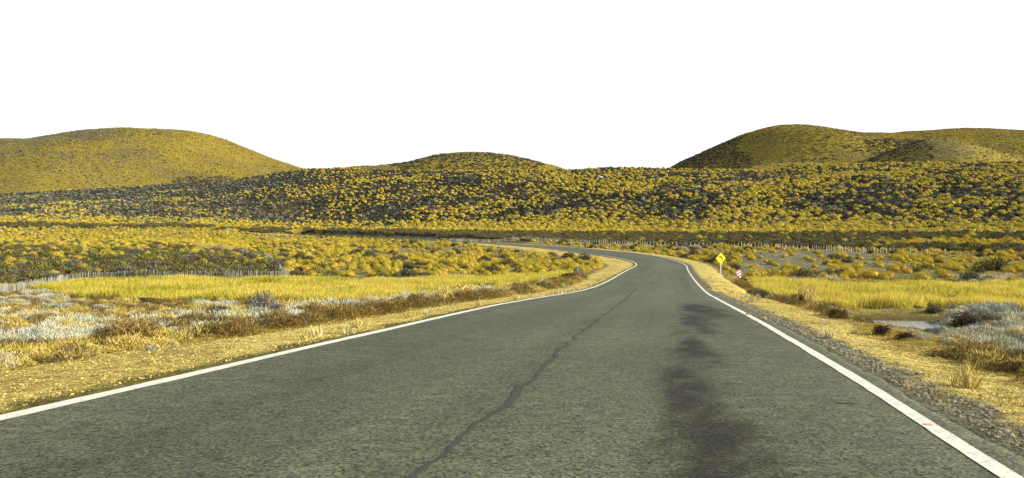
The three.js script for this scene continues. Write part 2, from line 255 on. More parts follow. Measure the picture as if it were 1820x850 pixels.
{
  const tar = mat([.05, .048, .037], .95, { specularIntensity: .15 });
  const cr = [[748, 849], [790, 812], [835, 771], [862, 750], [880, 740], [905, 716], [935, 690], [960, 664], [985, 640], [1002, 622], [1030, 598], [1060, 575], [1085, 556], [1110, 536], [1130, 516], [1150, 497], [1166, 482]].map(([x, y]) => pxRoad(x, y)).sort((a, b) => a[0] - b[0]);
  cr.unshift([-8, cr[0][1] + .05]);
  const pts = []; for (let s = -8; s < cr[cr.length - 1][0]; s += .12) { const w = .013 + .024 * sst(.45, .75, fbm(s / 1.4, 44, 2)) + .012 * (fbm(s / .2, 12, 2) - .5); pts.push([s, stab(cr, s) + (fbm(s / .5, 90, 3) - .5) * .16, Math.max(.016, w)]); }
  mesh('crack_seal', ribbon(pts, .004), tar, road);
  // short cross cracks: along a line across the road
  const cross = (a, b, w) => { const A = pxRoad(...a), B = pxRoad(...b), n = 24, P = [], idx = []; for (let i = 0; i <= n; i++) { const t = i / n, lat = mix(A[1], B[1], t), s = mix(A[0], B[0], t) + (fbm(lat / .3, A[0], 3) - .5) * .35, q = w * (.3 + vn(i * .7, A[0]) * .9) * Math.sin(Math.PI * clamp(t * .94 + .03)); for (const k of [-1, 1]) P.push(...roadPoint(s + k * q, lat, .02 * (1 - (lat / HALF) ** 2) + .004)); if (i) { const o = i * 2; idx.push(o - 2, o, o + 1, o - 2, o + 1, o - 1); } } const g = new THREE.BufferGeometry(); g.setAttribute('position', new THREE.Float32BufferAttribute(P, 3)); g.setIndex(idx); g.computeVertexNormals(); mesh('cross_crack', g, tar, road); };
  cross([818, 610], [846, 608], .09); cross([1146, 505], [1166, 505], .28); cross([1229, 541], [1286, 538], .10); cross([1326, 584], [1374, 585], .06); cross([1312, 597], [1352, 600], .03); cross([1478, 722], [1526, 724], .035); cross([1482, 664], [1500, 664], .02);
  const sp = pxRoad(1652, 763), pts2 = []; for (let i = 0; i <= 6; i++) pts2.push([sp[0] - .03 + i * .012, LINE, .012 + .022 * Math.sin(Math.PI * (i + .5) / 7)]);
  mesh('orange_paint_spot', ribbon(pts2, .009), mat([.72, .26, .16], .8), road);
}

// pond
{
  const sh = [], n = 72, rr = rng(5); for (let i = 0; i < n; i++) { const a = i / n * 2 * Math.PI; sh.push([Math.cos(a) * POND.a * 1.25, Math.sin(a) * POND.b * 1.25]); }
  const pos = [0, 0, 0], idx = []; sh.forEach(([x, z], i) => { pos.push(x, 0, z); idx.push(0, 1 + (i + 1) % n, 1 + i); });
  const g = new THREE.BufferGeometry(); g.setAttribute('position', new THREE.Float32BufferAttribute(pos, 3)); g.setIndex(idx); g.computeVertexNormals();
  const m = mesh('pond_water', g, new THREE.MeshPhysicalMaterial({ color: new THREE.Color().setRGB(.10, .11, .10), roughness: .08, metalness: 0, ior: 1.33 }), scene); m.position.set(...world(POND.x, POND.y - .02, POND.z)); m.userData.kind = 'structure';
}

// ───────────────────────── vegetation shapes
function blades(list) { // list of {p, dir, len, w, col, bend}: tapered two-piece blades
  const n = list.length, pos = new Float32Array(n * 15), cl = new Float32Array(n * 15), nor = new Float32Array(n * 15), idx = new Uint32Array(n * 9), v = new THREE.Vector3(), d = new THREE.Vector3(), sd = new THREE.Vector3(), nn = new THREE.Vector3();
  list.forEach((b, i) => {
    d.set(...b.dir).normalize(); sd.set(...(b.side || [Math.sin(i * 12.9), .1, Math.cos(i * 12.9)])); sd.addScaledVector(d, -sd.dot(d)).normalize(); nn.crossVectors(sd, d).normalize();
    const put = (k, t, s, bend) => { v.set(...b.p).addScaledVector(d, b.len * t).addScaledVector(sd, s * b.w); v.y += bend; pos.set([v.x, v.y, v.z], i * 15 + k * 3); nor.set([nn.x, nn.y, nn.z], i * 15 + k * 3); cl.set(b.col, i * 15 + k * 3); };
    const be = (b.bend || 0) * b.len; put(0, 0, -.5, 0); put(1, 0, .5, 0); put(2, .55, -.42, be * .3); put(3, .55, .42, be * .3); put(4, 1, 0, be);
    idx.set([0, 1, 3, 0, 3, 2, 2, 3, 4].map((q) => q + i * 5), i * 9);
  });
  const g = new THREE.BufferGeometry(); g.setAttribute('position', new THREE.BufferAttribute(pos, 3)); g.setAttribute('normal', new THREE.BufferAttribute(nor, 3)); g.setAttribute('color', new THREE.BufferAttribute(cl, 3)); g.setIndex(new THREE.BufferAttribute(idx, 1)); return g;
}
const tint = (c, k, w = 0) => [c[0] * k * (1 + w), c[1] * k, c[2] * k * (1 - w)];
function lump(r, h, det, seed, c, rough = .3) { // uneven dome
  const g = new THREE.IcosahedronGeometry(1, det), p = g.attributes.position, cl = new Float32Array(p.count * 3), R = rng(seed);
  for (let i = 0; i < p.count; i++) { const x = p.getX(i), y = p.getY(i), z = p.getZ(i), a = Math.atan2(z, x), k = 1 + rough * 2 * (fbm(x * 2.2 + seed * 3.1 + 10, z * 2.2 + y * 1.7 + seed, 3) - .5); p.setXYZ(i, x * r * k, Math.max(-.05, (y * .5 + .45)) * h * k, z * r * k); }
  for (let i = 0; i < p.count; i += 3) { const k = .8 + .4 * R(); for (let q = 0; q < 3; q++) cl.set(tint(c, k), (i + q) * 3); }
  g.deleteAttribute('uv'); g.setAttribute('color', new THREE.BufferAttribute(cl, 3)); g.computeVertexNormals(); g.setIndex([...Array(p.count).keys()]); return g;
}
function domeSprigs(n, r, h, len, w, c, seed, { up = .5, spread = .6, var: vr = .5, c2 } = {}) {
  const R = rng(seed), out = [];
  const lob = Array.from({ length: 7 }, () => [R() * 6.28, .35 + R() * .5, .3 + .35 * R()]);
  for (let i = 0; i < n; i++) {
    const a = R() * 6.2832, e = Math.asin(R() ** .8), k = (.62 + .4 * Math.sqrt(R())) * (1 + .3 * (fbm(Math.cos(a) * 1.6 + seed, Math.sin(a) * 1.6 + e * 1.3, 2) - .5) * 2);
    const p = [Math.cos(a) * Math.cos(e) * r * k, Math.max(.02, Math.sin(e) * h * k), Math.sin(a) * Math.cos(e) * r * k];
    const dir = [p[0] / r + (R() - .5) * spread * 2, p[1] / h * .9 + up + (R() - .5) * spread, p[2] / r + (R() - .5) * spread * 2];
    const q = 1 - vr / 2 + vr * R(), cc = c2 && R() < .35 ? c2 : c;
    out.push({ p, dir, len: len * (.6 + .8 * R()), w: w * (.7 + .6 * R()), col: tint(cc, q, (R() - .5) * .12), side: [R() - .5, R() - .5, R() - .5] });
  }
  return blades(out);
}
function stems(n, r, h, c, seed, w = .02) { const R = rng(seed), out = []; for (let i = 0; i < n; i++) { const a = R() * 6.28, k = .3 + .6 * R(); out.push({ p: [Math.cos(a) * r * .12, 0, Math.sin(a) * r * .12], dir: [Math.cos(a) * r * k, h * (.5 + .4 * R()), Math.sin(a) * r * k], len: Math.hypot(r * k, h * .7), w: w * (1 + R()), col: tint(c, .7 + .6 * R()) }); } return blades(out); }
function tuft(n, r, h, w, c, seed, { bend = -.25, c2, lean = .35 } = {}) { const R = rng(seed), out = []; for (let i = 0; i < n; i++) { const a = R() * 6.28, q = Math.sqrt(R()) * r, b = R() * 6.28, l = .12 + lean * R(); out.push({ p: [Math.cos(a) * q, -.03, Math.sin(a) * q], dir: [Math.cos(b) * l, 1, Math.sin(b) * l], len: h * (.55 + .55 * R()), w: w * (.7 + .6 * R()), col: tint(c2 && R() < .3 ? c2 : c, .72 + .5 * R(), (R() - .5) * .1), bend: bend * R() }); } return blades(out); }

const V = { gold: [.45, .33, .035], gold2: [.48, .395, .055], ochre: [.46, .305, .055], greeng: [.27, .25, .025], wood: [.12, .085, .045], dark: [.06, .054, .026], dark2: [.095, .082, .038], silver: [.36, .36, .26], silver2: [.48, .43, .26], steel: [.22, .24, .22], grass: [.55, .44, .065], grass2: [.33, .305, .035], straw: [.50, .38, .11], brown: [.13, .08, .025], thicket: [.055, .052, .038], sage: [.14, .14, .095] };  // thicket: near-black scrub, also painting hillside shadow gaps and shaded slopes
const foliage = vmat(.9), wood = vmat(.95), blade = vmat(1, { transmission: .35, thickness: 0, specularIntensity: .05 });
const goldVar = [0, 1, 2, 3, 4].map((k) => ({ foliage: mergeGeometries([lump(.66, .72, 2, 11 + k, [V.gold, V.gold, V.ochre, V.greeng, V.gold][k].map((v) => v * .8), .4), domeSprigs(950, .84, .92, .17, .024, [V.gold, V.gold2, V.ochre, V.greeng, V.gold][k], 100 + k, { c2: [V.ochre, V.gold, V.gold, V.gold, V.greeng][k] })]), stem: stems(14, .7, .5, V.wood, 40 + k, .03) }));
const darkVar = [0, 1, 2].map((k) => ({ foliage: mergeGeometries([lump(.68, .6, 2, 61 + k, V.dark, .5), domeSprigs(420, .95, .85, .24, .05, [V.dark2, V.dark, V.dark2][k], 160 + k, { c2: [V.brown, V.greeng, V.sage][k], spread: .9 })]), stem: stems(18, .8, .8, V.wood, 70 + k, .03) }));
const silverVar = [0, 1, 2, 3].map((k) => ({ foliage: domeSprigs(1150, .8, .5, .17, .028, [V.silver, V.silver2, V.steel, V.silver][k], 200 + k, { c2: [V.silver2, V.straw, V.silver, V.steel][k], up: .55, spread: .8, var: .6 }), stem: stems(120, .75, .5, [.16, .13, .08], 90 + k, .016) }));

function shrub(name, v, parentLabel, category, group, [X, Z], r, h, turn, sink = 0) {
  const o = new THREE.Group(); o.name = numbered(name); scene.add(o); o.position.set(...world(X, H(X, Z) - sink, Z)); o.scale.set(r, h, r); o.rotation.y = turn;
  mesh('foliage', v.foliage, foliage, o); mesh('stems', v.stem, wood, o); return tag(o, parentLabel, category, group);
}
function field(name, geo, items, material = foliage) { // uncountable cover: one object
  if (!items.length) return; const im = new THREE.InstancedMesh(geo, material, items.length), o = new THREE.Object3D(), c = new THREE.Color();
  items.forEach((t, i) => { o.position.set(...world(t.X, t.h, t.Z)); o.rotation.set(t.rx || 0, t.a, t.rz || 0); o.scale.set(t.r, t.v, t.r); o.updateMatrix(); im.setMatrixAt(i, o.matrix); im.setColorAt(i, c.setRGB(...(t.c || [1, 1, 1]))); });
  im.name = numbered(name); im.userData.kind = 'stuff'; lit(im); scene.add(im); return im;
}
const R = rng(20240);
const vary = (a = .22) => { const k = 1 + (R() - .5) * 2 * a; return [k * (1 + (R() - .5) * .1), k, k * (1 + (R() - .5) * .2)]; };

// ───────────────────────── scrub on the plain
const golds = [], darks = [];
for (let Z = 88; Z < 560; Z += clamp(Z * .0095, 1.3, 3.0)) {
  const w = .66 * Z, st = clamp(1.15 + Z * .004, 1.4, 2.6);
  for (let X0 = -w; X0 < w; X0 += st) {
    const X = X0 + (R() - .5) * st * .9, z = Z + (R() - .5) * 1.6, nr = nearRoad(X, z), d = Math.abs(nr.lat) - HALF;
    const px0 = CX + F * X / z; if (z > tab(ZB, px0) * .98) continue;
    if (!nr.far && d < shoulder(nr.lat, z) + .9) continue; if ((Math.abs(px0 - 1026) < 24 || Math.abs(px0 - 1281) < 22 || Math.abs(px0 - 1312) < 20) && z < 100) continue;
    const h = H(X, z, nr), [px, py] = proj(X, h, z), n = fbm(X / 12, z / 12, 3), q = R();
    let g = 0, k = 0, size = 1;
    if (inBelt(px, py)) { k = 1; size = .95 + .25 * n; if (px > 1000 && R() < .04) { g = 1; k = 0; } }
    else if (inGrassL(px, py) || inGrassR(px, py)) { g = .015; k = .02; size = .6; }
    else if (inDark(px, py)) { const up = sst(500, 440, py); k = mix(.85, .35, up * sst(.3, .7, n + .2)); g = mix(.2, .9, up); size = .95; if (R() < .5) { if (R() < g) { k = 0; } else g = 0; } else g = 0; }
    else if (py > 492 && px < 1060) { g = 0; k = .02; }
    else if (inClear(px, py)) { g = .07; size = .9; }
    else if (px > 1240 && py > 441) { g = mix(.1, .5, sst(.38, .58, n)); k = .03; if (px > 1600 && py > 478) g *= .3; size = mix(.75, 1.05, n) * (py > 480 ? 1.1 : 1); }
    else if (px < 1240 && px > 440) { g = mix(.16, .55, sst(.36, .55, n)) * (py > 455 || px < 700 ? 1 : .45); k = .05; size = mix(.7, 1.1, n); if (py < 440) size *= .85; }
    else { g = .8; k = .04; size = .8; }
    const isG = q < g, isD = !isG && q < g + k; if (!isG && !isD) continue;
    const s = size * (.5 + .75 * R() * R() + .1 * R()) * (isD || z > 230 ? 1.3 : 1), it = { X, Z: z, h: h - .03, r: s * (isD ? 1.05 : 1), v: s * (.85 + .35 * R()), a: R() * 6.28, px, py, big: s / z, c: vary() };
    (isG ? golds : darks).push(it);
  }
}
// bushes that stand out in the photo
for (const [px, py, s, kd] of [[560, 489, 1.7, 1], [590, 488, 1.2, 1], [530, 482, 1.1, 1], [545, 474, 1.1, 1], [705, 493, 1.05, 1], [732, 492, .95, 1], [745, 470, .9, 1], [448, 487, 1.2, 1], [425, 486, 1.2, 1], [1250, 447, .8, 0], [1400, 479, 1.5, 0], [1500, 458, 1.5, 0], [1410, 455, 1.1, 0], [1458, 458, 1.1, 0], [1524, 447, 1.5, 0], [1640, 499, 1.6, 0], [1680, 494, 1.4, 0], [1350, 530, .6, 1], [1335, 523, .55, 1], [1375, 530, .6, 1], [1625, 527, .7, 1], [1690, 540, 1.1, 1], [1660, 556, .9, 1], [980, 482, .9, 0], [1000, 478, 1.0, 0], [1035, 472, .9, 0], [1045, 480, .8, 0], [960, 470, 1.0, 0], [1230, 461, .5, 0], [1310, 468, .7, 0], [1345, 475, .75, 0], [1290, 466, .8, 0], [1270, 462, .7, 0]]) { const g = ground(px, py, 20); if (g) (kd ? darks : golds).push({ X: g[0], Z: g[2], h: g[1] - .03, r: s * .68, v: s * .66, a: R() * 6, px, py, big: 1, c: [1, 1, 1] }); }
const inView = (t) => t.px > -20 && t.px < 1840 && t.py < 850;
function placeKind(list, vars, name, most, stuffName, lab) {
  const order = list.filter(inView).sort((a, b) => b.big - a.big), one = new Set(order.slice(0, most));
  order.slice(0, most).forEach((t) => { const k = Math.floor(R() * vars.length), [label, group] = lab(t, k); shrub(name, vars[k], label, 'shrub', group, [t.X, t.Z], t.r, t.v, t.a, .03); });
  vars.forEach((v, k) => field(stuffName, v.foliage, list.filter((t, i) => !one.has(t) && i % vars.length === k)));
}
const gw = ['golden', 'bright yellow', 'ochre orange', 'olive green', 'brownish gold'], dw = ['dark brown', 'dark olive', 'dark grey green'];
placeKind(golds, goldVar, 'golden_shrub', 290, 'golden_scrub', (t, k) => t.px > 1180 ? [gw[k] + ' rounded shrub on the flat behind the yellow curve sign', gw[k] + ' shrubs behind the curve sign'] : t.px > 500 ? [gw[k] + ' rounded shrub on the plain inside the road bend', gw[k] + ' shrubs inside the road bend'] : [gw[k] + ' shrub in the dark scrub behind the paling fence', gw[k] + ' shrubs behind the paling fence']);
placeKind(darks, darkVar, 'dark_shrub', 150, 'dark_scrub', (t, k) => t.px > 1180 ? [dw[k] + ' bush among the yellow reeds and scrub behind the striped marker', dw[k] + ' bushes behind the striped marker'] : t.px > 500 ? [dw[k] + ' bush among golden shrubs inside the road bend', dw[k] + ' bushes inside the road bend'] : [dw[k] + ' bush behind the grey paling fence', dw[k] + ' bushes behind the paling fence']);
console.log('plain', golds.length, darks.length);

// ───────────────────────── scrub on the hillsides
{
  const small = (c, c2, seed, sp) => mergeGeometries([lump(.8, .7, 1, seed, c.map((v) => v * .85), .5), domeSprigs(70, .95, .85, .34, .15, c, seed + 5, { c2, spread: sp })]);
  const dome = (c, c2, seed) => mergeGeometries([lump(.82, .9, 2, seed, c, .5), domeSprigs(130, .92, 1.0, .24, .07, c, seed + 5, { c2, spread: .6 })]);
  const kinds = [[dome([.35, .27, .03], [.40, .325, .045], 301), []], [dome([.36, .25, .04], [.34, .265, .03], 302), []], [small(V.sage, V.dark2, 303, .9), []], [small(V.thicket, V.dark, 304, .9), []], [small([.24, .23, .15], V.sage, 305, .9), []]];
  for (let Z = 320; Z < 960; Z += clamp(Z * .0036, 1.3, 3.2)) for (let X0 = -.68 * Z; X0 < .68 * Z; X0 += clamp(Z * .0036, 1.5, 2.9)) {
    const X = X0 + (R() - .5) * 2.6, z = Z + (R() - .5) * 2.6, px = CX + F * X / z, zb = tab(ZB, px), zc = tab(ZC, px), t = (z - zb) / (zc - zb); if (t < -.06 || t > 1.04) continue;
    const h = H(X, z), n = fbm(X / 45, z / 45, 4), m = fbm(X / 9 + 50, z / 9, 2), q = R();
    const left = sst(760, 300, px), base = 1 - sst(.02, .12, t);
    let den = mix(.44, .68, left) + .4 * base; if (t > .85) den *= .75; if (q > den) continue;
    const pg = clamp(.45 + (n - .5) * 1.7 + (m - .5) * .8 - .42 * left + .06 * sst(900, 1500, px) + .6 * base + .2 * sst(.8, 1, t));
    let k; if (R() < pg) k = R() < .62 ? 0 : 1; else { const u = R(), pale = mix(.3, .6, left); k = u < pale * .75 ? 2 : u > 1 - pale * .25 ? 4 : 3; }
    const s = (.65 + .7 * R()) * mix(1.3, .95, left) * (k > 1 ? .95 : 1);
    kinds[k][1].push({ X, Z: z, h: h - .1, r: s, v: s * (.8 + .5 * R()), a: R() * 6.28, c: vary(.25) });
  }
  // the hills behind: low tussocks and scattered bushes
  const far = [[small(V.thicket, V.sage, 311, .9), []], [small([.2, .16, .05], V.sage, 312, .9), []]], low = (c, c2, sd) => mergeGeometries([lump(.9, .5, 1, sd, c, .5), domeSprigs(24, .95, .55, .3, .2, c, sd + 3, { c2, spread: .8 })]), tus = [[low([.34, .25, .033], [.29, .22, .04], 321), []], [low([.21, .17, .055], [.16, .14, .065], 322), []], [low(V.sage, [.1, .095, .06], 323), []]];
  for (let i = 0; i < 260000; i++) {
    const z = 780 + 1000 * Math.sqrt(R()), X = (R() * 1.36 - .68) * z, px = CX + F * X / z; if (z < tab(ZC, px) + 30) continue;
    const h = H(X, z), [, py] = proj(X, h, z); if (py > 350) continue; const n = fbm(X / 70 + 13, z / 50, 4), u = R() + (n - .5) * 1.6 + (px < 640 ? .3 * sst(380, 120, px) : px > 1180 ? -.36 : -.18), s = .6 + .8 * R(); tus[u < .5 ? 0 : u < .8 ? 1 : 2][1].push({ X, Z: z, h: h - .1, r: s, v: s, a: R() * 6.28, c: vary(.25) });
  }
  const shadeScrub = (px, py) => px > 1195 && px < 1320 && py > 236 && py < 300 && px - 1200 < 150 - (py - 225) * .2 ? .95 : px > 1525 && px < 1690 && py > 249 && py < 300 && px < 1655 + (py - 250) * .3 ? .95 : px > 1385 && px < 1465 && py > 276 + (1474 - px) * .2 && py < 305 ? .3 : px > 1495 && px < 1545 && py > 258 && py < 275 ? .35 : px > 700 && px < 960 && py > 272 && py < 304 ? .8 : px > 305 && px < 400 && py > 314 && py < 330 ? .9 : 0;  // dense dark scrub paints in the shade of the slopes, besides real bush
  for (let i = 0; i < 170000; i++) {
    const z = 820 + 950 * Math.sqrt(R()), X = (R() * 1.36 - .68) * z, px = CX + F * X / z; if (z < tab(ZC, px) + 60) continue;
    const n = fbm(X / 80 + 33, z / 80, 4), golden = px < 620 ? .55 : 1; const h = H(X, z), [, py] = proj(X, h, z); if (py > 345) continue; const th = shadeScrub(px + (n - .5) * 100, py + (n - .5) * 14); if (R() > (th ? th : (sst(.3, .68, n) * golden + .04) * .32)) continue;
    const s = .8 + 1.1 * R() * R() + (th ? .5 : 0), k = R() < (th ? .7 : .5) ? 0 : 1; far[k][1].push({ X, Z: z, h: h - .1, r: s, v: s * .9, a: R() * 6.28, c: vary(.25) });
  }
  let tot = 0; for (const [g, l] of kinds) { field('hillside_scrub', g, l); tot += l.length; } for (const [g, l] of tus) { field('hill_tussocks', g, l); tot += l.length; } for (const [g, l] of far) { field('far_hill_scrub', g, l); tot += l.length; } console.log('hill scrub', tot);
}

// ───────────────────────── tall grass, short grass, tussocks
{
  const tall = [tuft(34, .42, 1, .035, V.grass, 401, { c2: V.grass2 }), tuft(34, .42, 1, .035, V.grass, 402, { c2: V.straw }), tuft(30, .4, 1, .035, V.grass2, 403, { c2: V.grass })], T = [[], [], []];
  for (let Z = 48; Z < 135; Z += .42) for (let X0 = -.68 * Z; X0 < .68 * Z; X0 += .45) {
    const X = X0 + (R() - .5) * .45, z = Z + (R() - .5) * .42, px0 = CX + F * X / z; if (px0 > 1060 && px0 < 1270) continue;
    const nr = nearRoad(X, z), d = Math.abs(nr.lat) - HALF; if (d < shoulder(nr.lat, z) + .5) continue;
    const h = H(X, z, nr), [px, py] = proj(X, h, z), l = inGrassL(px, py), r = inGrassR(px, py); if (!l && !r) continue;
    if (Math.hypot((X - POND.x) / POND.a, (Z - POND.z) / POND.b) < 1.9) continue;
    const n = fbm(X / 4, z / 7, 3), m = fbm(X / 2 + 20, z / 2, 2); if (R() > .93 - .5 * sst(.62, .75, m)) continue;
    const k = n > .53 + (R() - .5) * .14 ? 2 : R() < .5 ? 0 : 1, s = (.3 + .95 * fbm(X / 3 + 9, z / 5, 3) + .3 * R()) * (r ? .95 : .95);
    T[k].push({ X, Z: z, h: h - .02, r: .9 + .3 * R(), v: s, a: R() * 6.28, c: vary(.14) });
  }
  T.forEach((l, k) => field('tall_meadow_grass', tall[k], l, blade)); console.log('tall', T.map((l) => l.length));

  const low = [tuft(48, .2, .26, .0075, V.straw, 411, { lean: 1.3, c2: V.silver2, bend: -.5 }), tuft(48, .22, .24, .008, [.36, .25, .04], 412, { lean: 1.3, c2: V.brown, bend: -.5 }), tuft(48, .2, .22, .0075, V.silver2, 413, { lean: 1.3, c2: V.silver, bend: -.5 }), tuft(44, .2, .2, .008, [.26, .19, .02], 414, { lean: 1.3, c2: V.greeng, bend: -.4 }), tuft(48, .2, .2, .008, V.brown, 415, { lean: 1.3, c2: V.ochre, bend: -.4 })], L = [[], [], [], [], []];
  for (let Z = 7; Z < 118; Z *= 1.0155) { const st = clamp(Z * .0125, .16, .9); for (let X0 = -.68 * Z - 4; X0 < .68 * Z + 4; X0 += st) {
    const X = X0 + (R() - .5) * st, z = Z * (1 + (R() - .5) * .015), nr = nearRoad(X, z), d = Math.abs(nr.lat) - HALF, n = fbm(X / 2.6, z / 2.6, 3), m = fbm(X / 1.1 + 9, z / 1.1, 2);
    if (nr.far) continue; const out = d > shoulder(nr.lat, z) + (n - .5) * 1.4; let k, den;
    if (!out) { if (d < .05 || d > 1.1 || m < .52) continue; den = nr.lat < 0 ? .6 : .35; k = R() < .6 ? 3 : R() < .5 ? 4 : 0; }
    else { const h0 = H(X, z, nr), [px, py] = proj(X, h0, z); if (inGrassL(px, py) || inGrassR(px, py) || (Z > 75 && py < 494)) continue; if (Math.hypot((X - POND.x) / POND.a, (Z - POND.z) / POND.b) < 1.7) continue;
      den = .5 + .5 * sst(.35, .6, m); const e = fbm(X / 6 + 70, z / 6, 3), nearEdge = d < shoulder(nr.lat, z) + .7; k = nearEdge ? (R() < .55 ? (R() < .6 ? 3 : 4) : 1) : e > .55 ? (R() < .6 ? 2 : 0) : e < .42 ? (R() < .6 ? 1 : 4) : (R() < .6 ? 0 : R() < .5 ? 1 : 2); }
    if (R() > den) continue; const s = (.6 + .8 * R()) * (out ? clamp(.75 + Z * .012, .75, 1.5) : .5), pond = Z > 9 && Z < 52 && X / z > .36 ? .38 : Z < 24 && X < 0 ? .6 : 1;
    L[k].push({ X, Z: z, h: H(X, z, nr) - .01, r: s, v: s * (.55 + .5 * R()) * pond, a: R() * 6.28, c: vary(.25) });
  } }
  L.forEach((l, k) => field(['dry_grass', 'ochre_grass', 'pale_grass', 'olive_grass', 'brown_heath'][k], low[k], l, blade)); console.log('low', L.map((l) => l.length));
}

// low cushions of heath and grey scrub on the banks
{
  const cu = [domeSprigs(430, .24, .16, .045, .0065, [.17, .115, .03], 601, { c2: V.brown, spread: .9 }), domeSprigs(420, .26, .16, .055, .0065, V.silver, 602, { c2: V.silver2, spread: .9 }), domeSprigs(420, .24, .16, .045, .0065, [.13, .1, .035], 603, { c2: V.brown, spread: .9 }), domeSprigs(340, .24, .14, .05, .0065, [.36, .27, .05], 604, { c2: V.straw, spread: .9 })], L = [[], [], [], []];
  for (let Z = 7.5; Z < 100; Z *= 1.014) { const st = clamp(Z * .017, .2, .9); for (let X0 = -.68 * Z - 3; X0 < .68 * Z + 3; X0 += st) {
    const X = X0 + (R() - .5) * st, z = Z * (1 + (R() - .5) * .014), nr = nearRoad(X, z), d = Math.abs(nr.lat) - HALF; if (nr.far || d < shoulder(nr.lat, z) + .1) continue;
    const h = H(X, z, nr), [px, py] = proj(X, h, z); if (inGrassL(px, py) || inGrassR(px, py) || (Z > 70 && py < 494) || Math.hypot((X - POND.x) / POND.a, (z - POND.z) / POND.b) < 1.8) continue;
    const n = fbm(X / 2.4 + 50, z / 2.4, 3), m = fbm(X / 3.5 + 150, z / 3.5, 3), edge = d < shoulder(nr.lat, z) + 1.2; let k = n > .58 ? 0 : m > .53 ? 1 : n < .34 ? 2 : 3; if (X / z > .5 && R() < .45) k = 1; if (edge && k === 1) k = 0; if (R() > (k === 3 ? .35 : .6)) continue;
    const s = (.6 + 1.0 * R()) * clamp(.4 + Z * .03, .55, 2) * (X / z > .39 && X / z < .52 ? .4 : 1); L[k].push({ X, Z: z, h: h - .02, r: s, v: s * (.8 + .5 * R()), a: R() * 6.28, c: vary(.25) });
  } }
  L.forEach((l, k) => field(['brown_heath_cover', 'grey_scrub_cover', 'dark_heath_cover', 'straw_heath_cover'][k], cu[k], l)); console.log('cushions', L.map((l) => l.length));
}

// tussocks over the open plain
{
  const tu = [tuft(30, .3, .34, .03, [.30, .22, .04], 421, { lean: 1.0, c2: V.straw }), tuft(30, .3, .3, .03, V.sage, 422, { lean: 1.0, c2: V.silver }), tuft(30, .3, .28, .03, [.22, .19, .03], 423, { lean: 1.0, c2: V.dark2 })], L = [[], [], []];
  for (let Z = 76; Z < 300; Z += clamp(Z * .006, .5, 1.6)) for (let X0 = -.66 * Z; X0 < .66 * Z; X0 += clamp(Z * .008, .7, 1.8)) {
    const X = X0 + (R() - .5), z = Z + (R() - .5), nr = nearRoad(X, z), d = Math.abs(nr.lat) - HALF; if (!nr.far && d < shoulder(nr.lat, z) + .2) continue;
    const h = H(X, z, nr), [px, py] = proj(X, h, z); if (py < 420 || inGrassL(px, py) || inGrassR(px, py) || inBelt(px, py)) continue; const n = fbm(X / 6, z / 6, 3); if (R() > .55) continue;
    const cl = inClear(px, py), k = R() < (cl ? .7 : .25) ? 1 : n > .5 ? 0 : 2, s = .6 + .9 * R(); L[k].push({ X, Z: z, h, r: s, v: s * (.7 + .5 * R()) * (cl ? .6 : 1), a: R() * 6.28, c: vary(.25) });
  }
  L.forEach((l, k) => field('plain_tussocks', tu[k], l, blade)); console.log('tussocks', L.map((l) => l.length));
}

// loose stones on the shoulders
{
  const st = (s) => { const g = new THREE.DodecahedronGeometry(1, 0), p = g.attributes.position; for (let i = 0; i < p.count; i++) { const k = .75 + .5 * vn(p.getX(i) * 2 + s, p.getY(i) * 2 + p.getZ(i) * 3); p.setXYZ(i, p.getX(i) * k, p.getY(i) * k * .7, p.getZ(i) * k); } g.computeVertexNormals(); return g; };
  const tanS = [], greyS = [];
  for (let i = 0; i < 90000; i++) {
    const s = -2 + 60 * R() ** 1.7, side = R() < .5 ? -1 : 1, d = R() * (side < 0 ? 3.9 : 3.6) + .03, r = roadAt(s), lat = side * (HALF + d), X = r.x + lat * r.tz, Z = r.z - lat * r.tx; if (Z < 3) continue;
    const dk = side > 0 && d < .5 + (fbm(X / .8, Z / .8, 2) - .5) * .5; if (!dk && R() > .75) continue;
    const q = (dk ? .008 + .016 * R() ** 2 : .004 + .012 * R() ** 3) * (1 + s * .012), w = .35 + 1.1 * R(), it = { X, Z, h: H(X, Z) + q * .15, r: q, v: q * .8, a: R() * 6.28, rx: R(), c: [w * 1.05, w, w * (.85 + .4 * R())] }; (dk ? greyS : tanS).push(it);
  }
  field('tan_gravel', st(1), tanS, mat([.44, .33, .075], .95)); field('grey_gravel', st(4), greyS, mat([.17, .155, .085], .95));
}

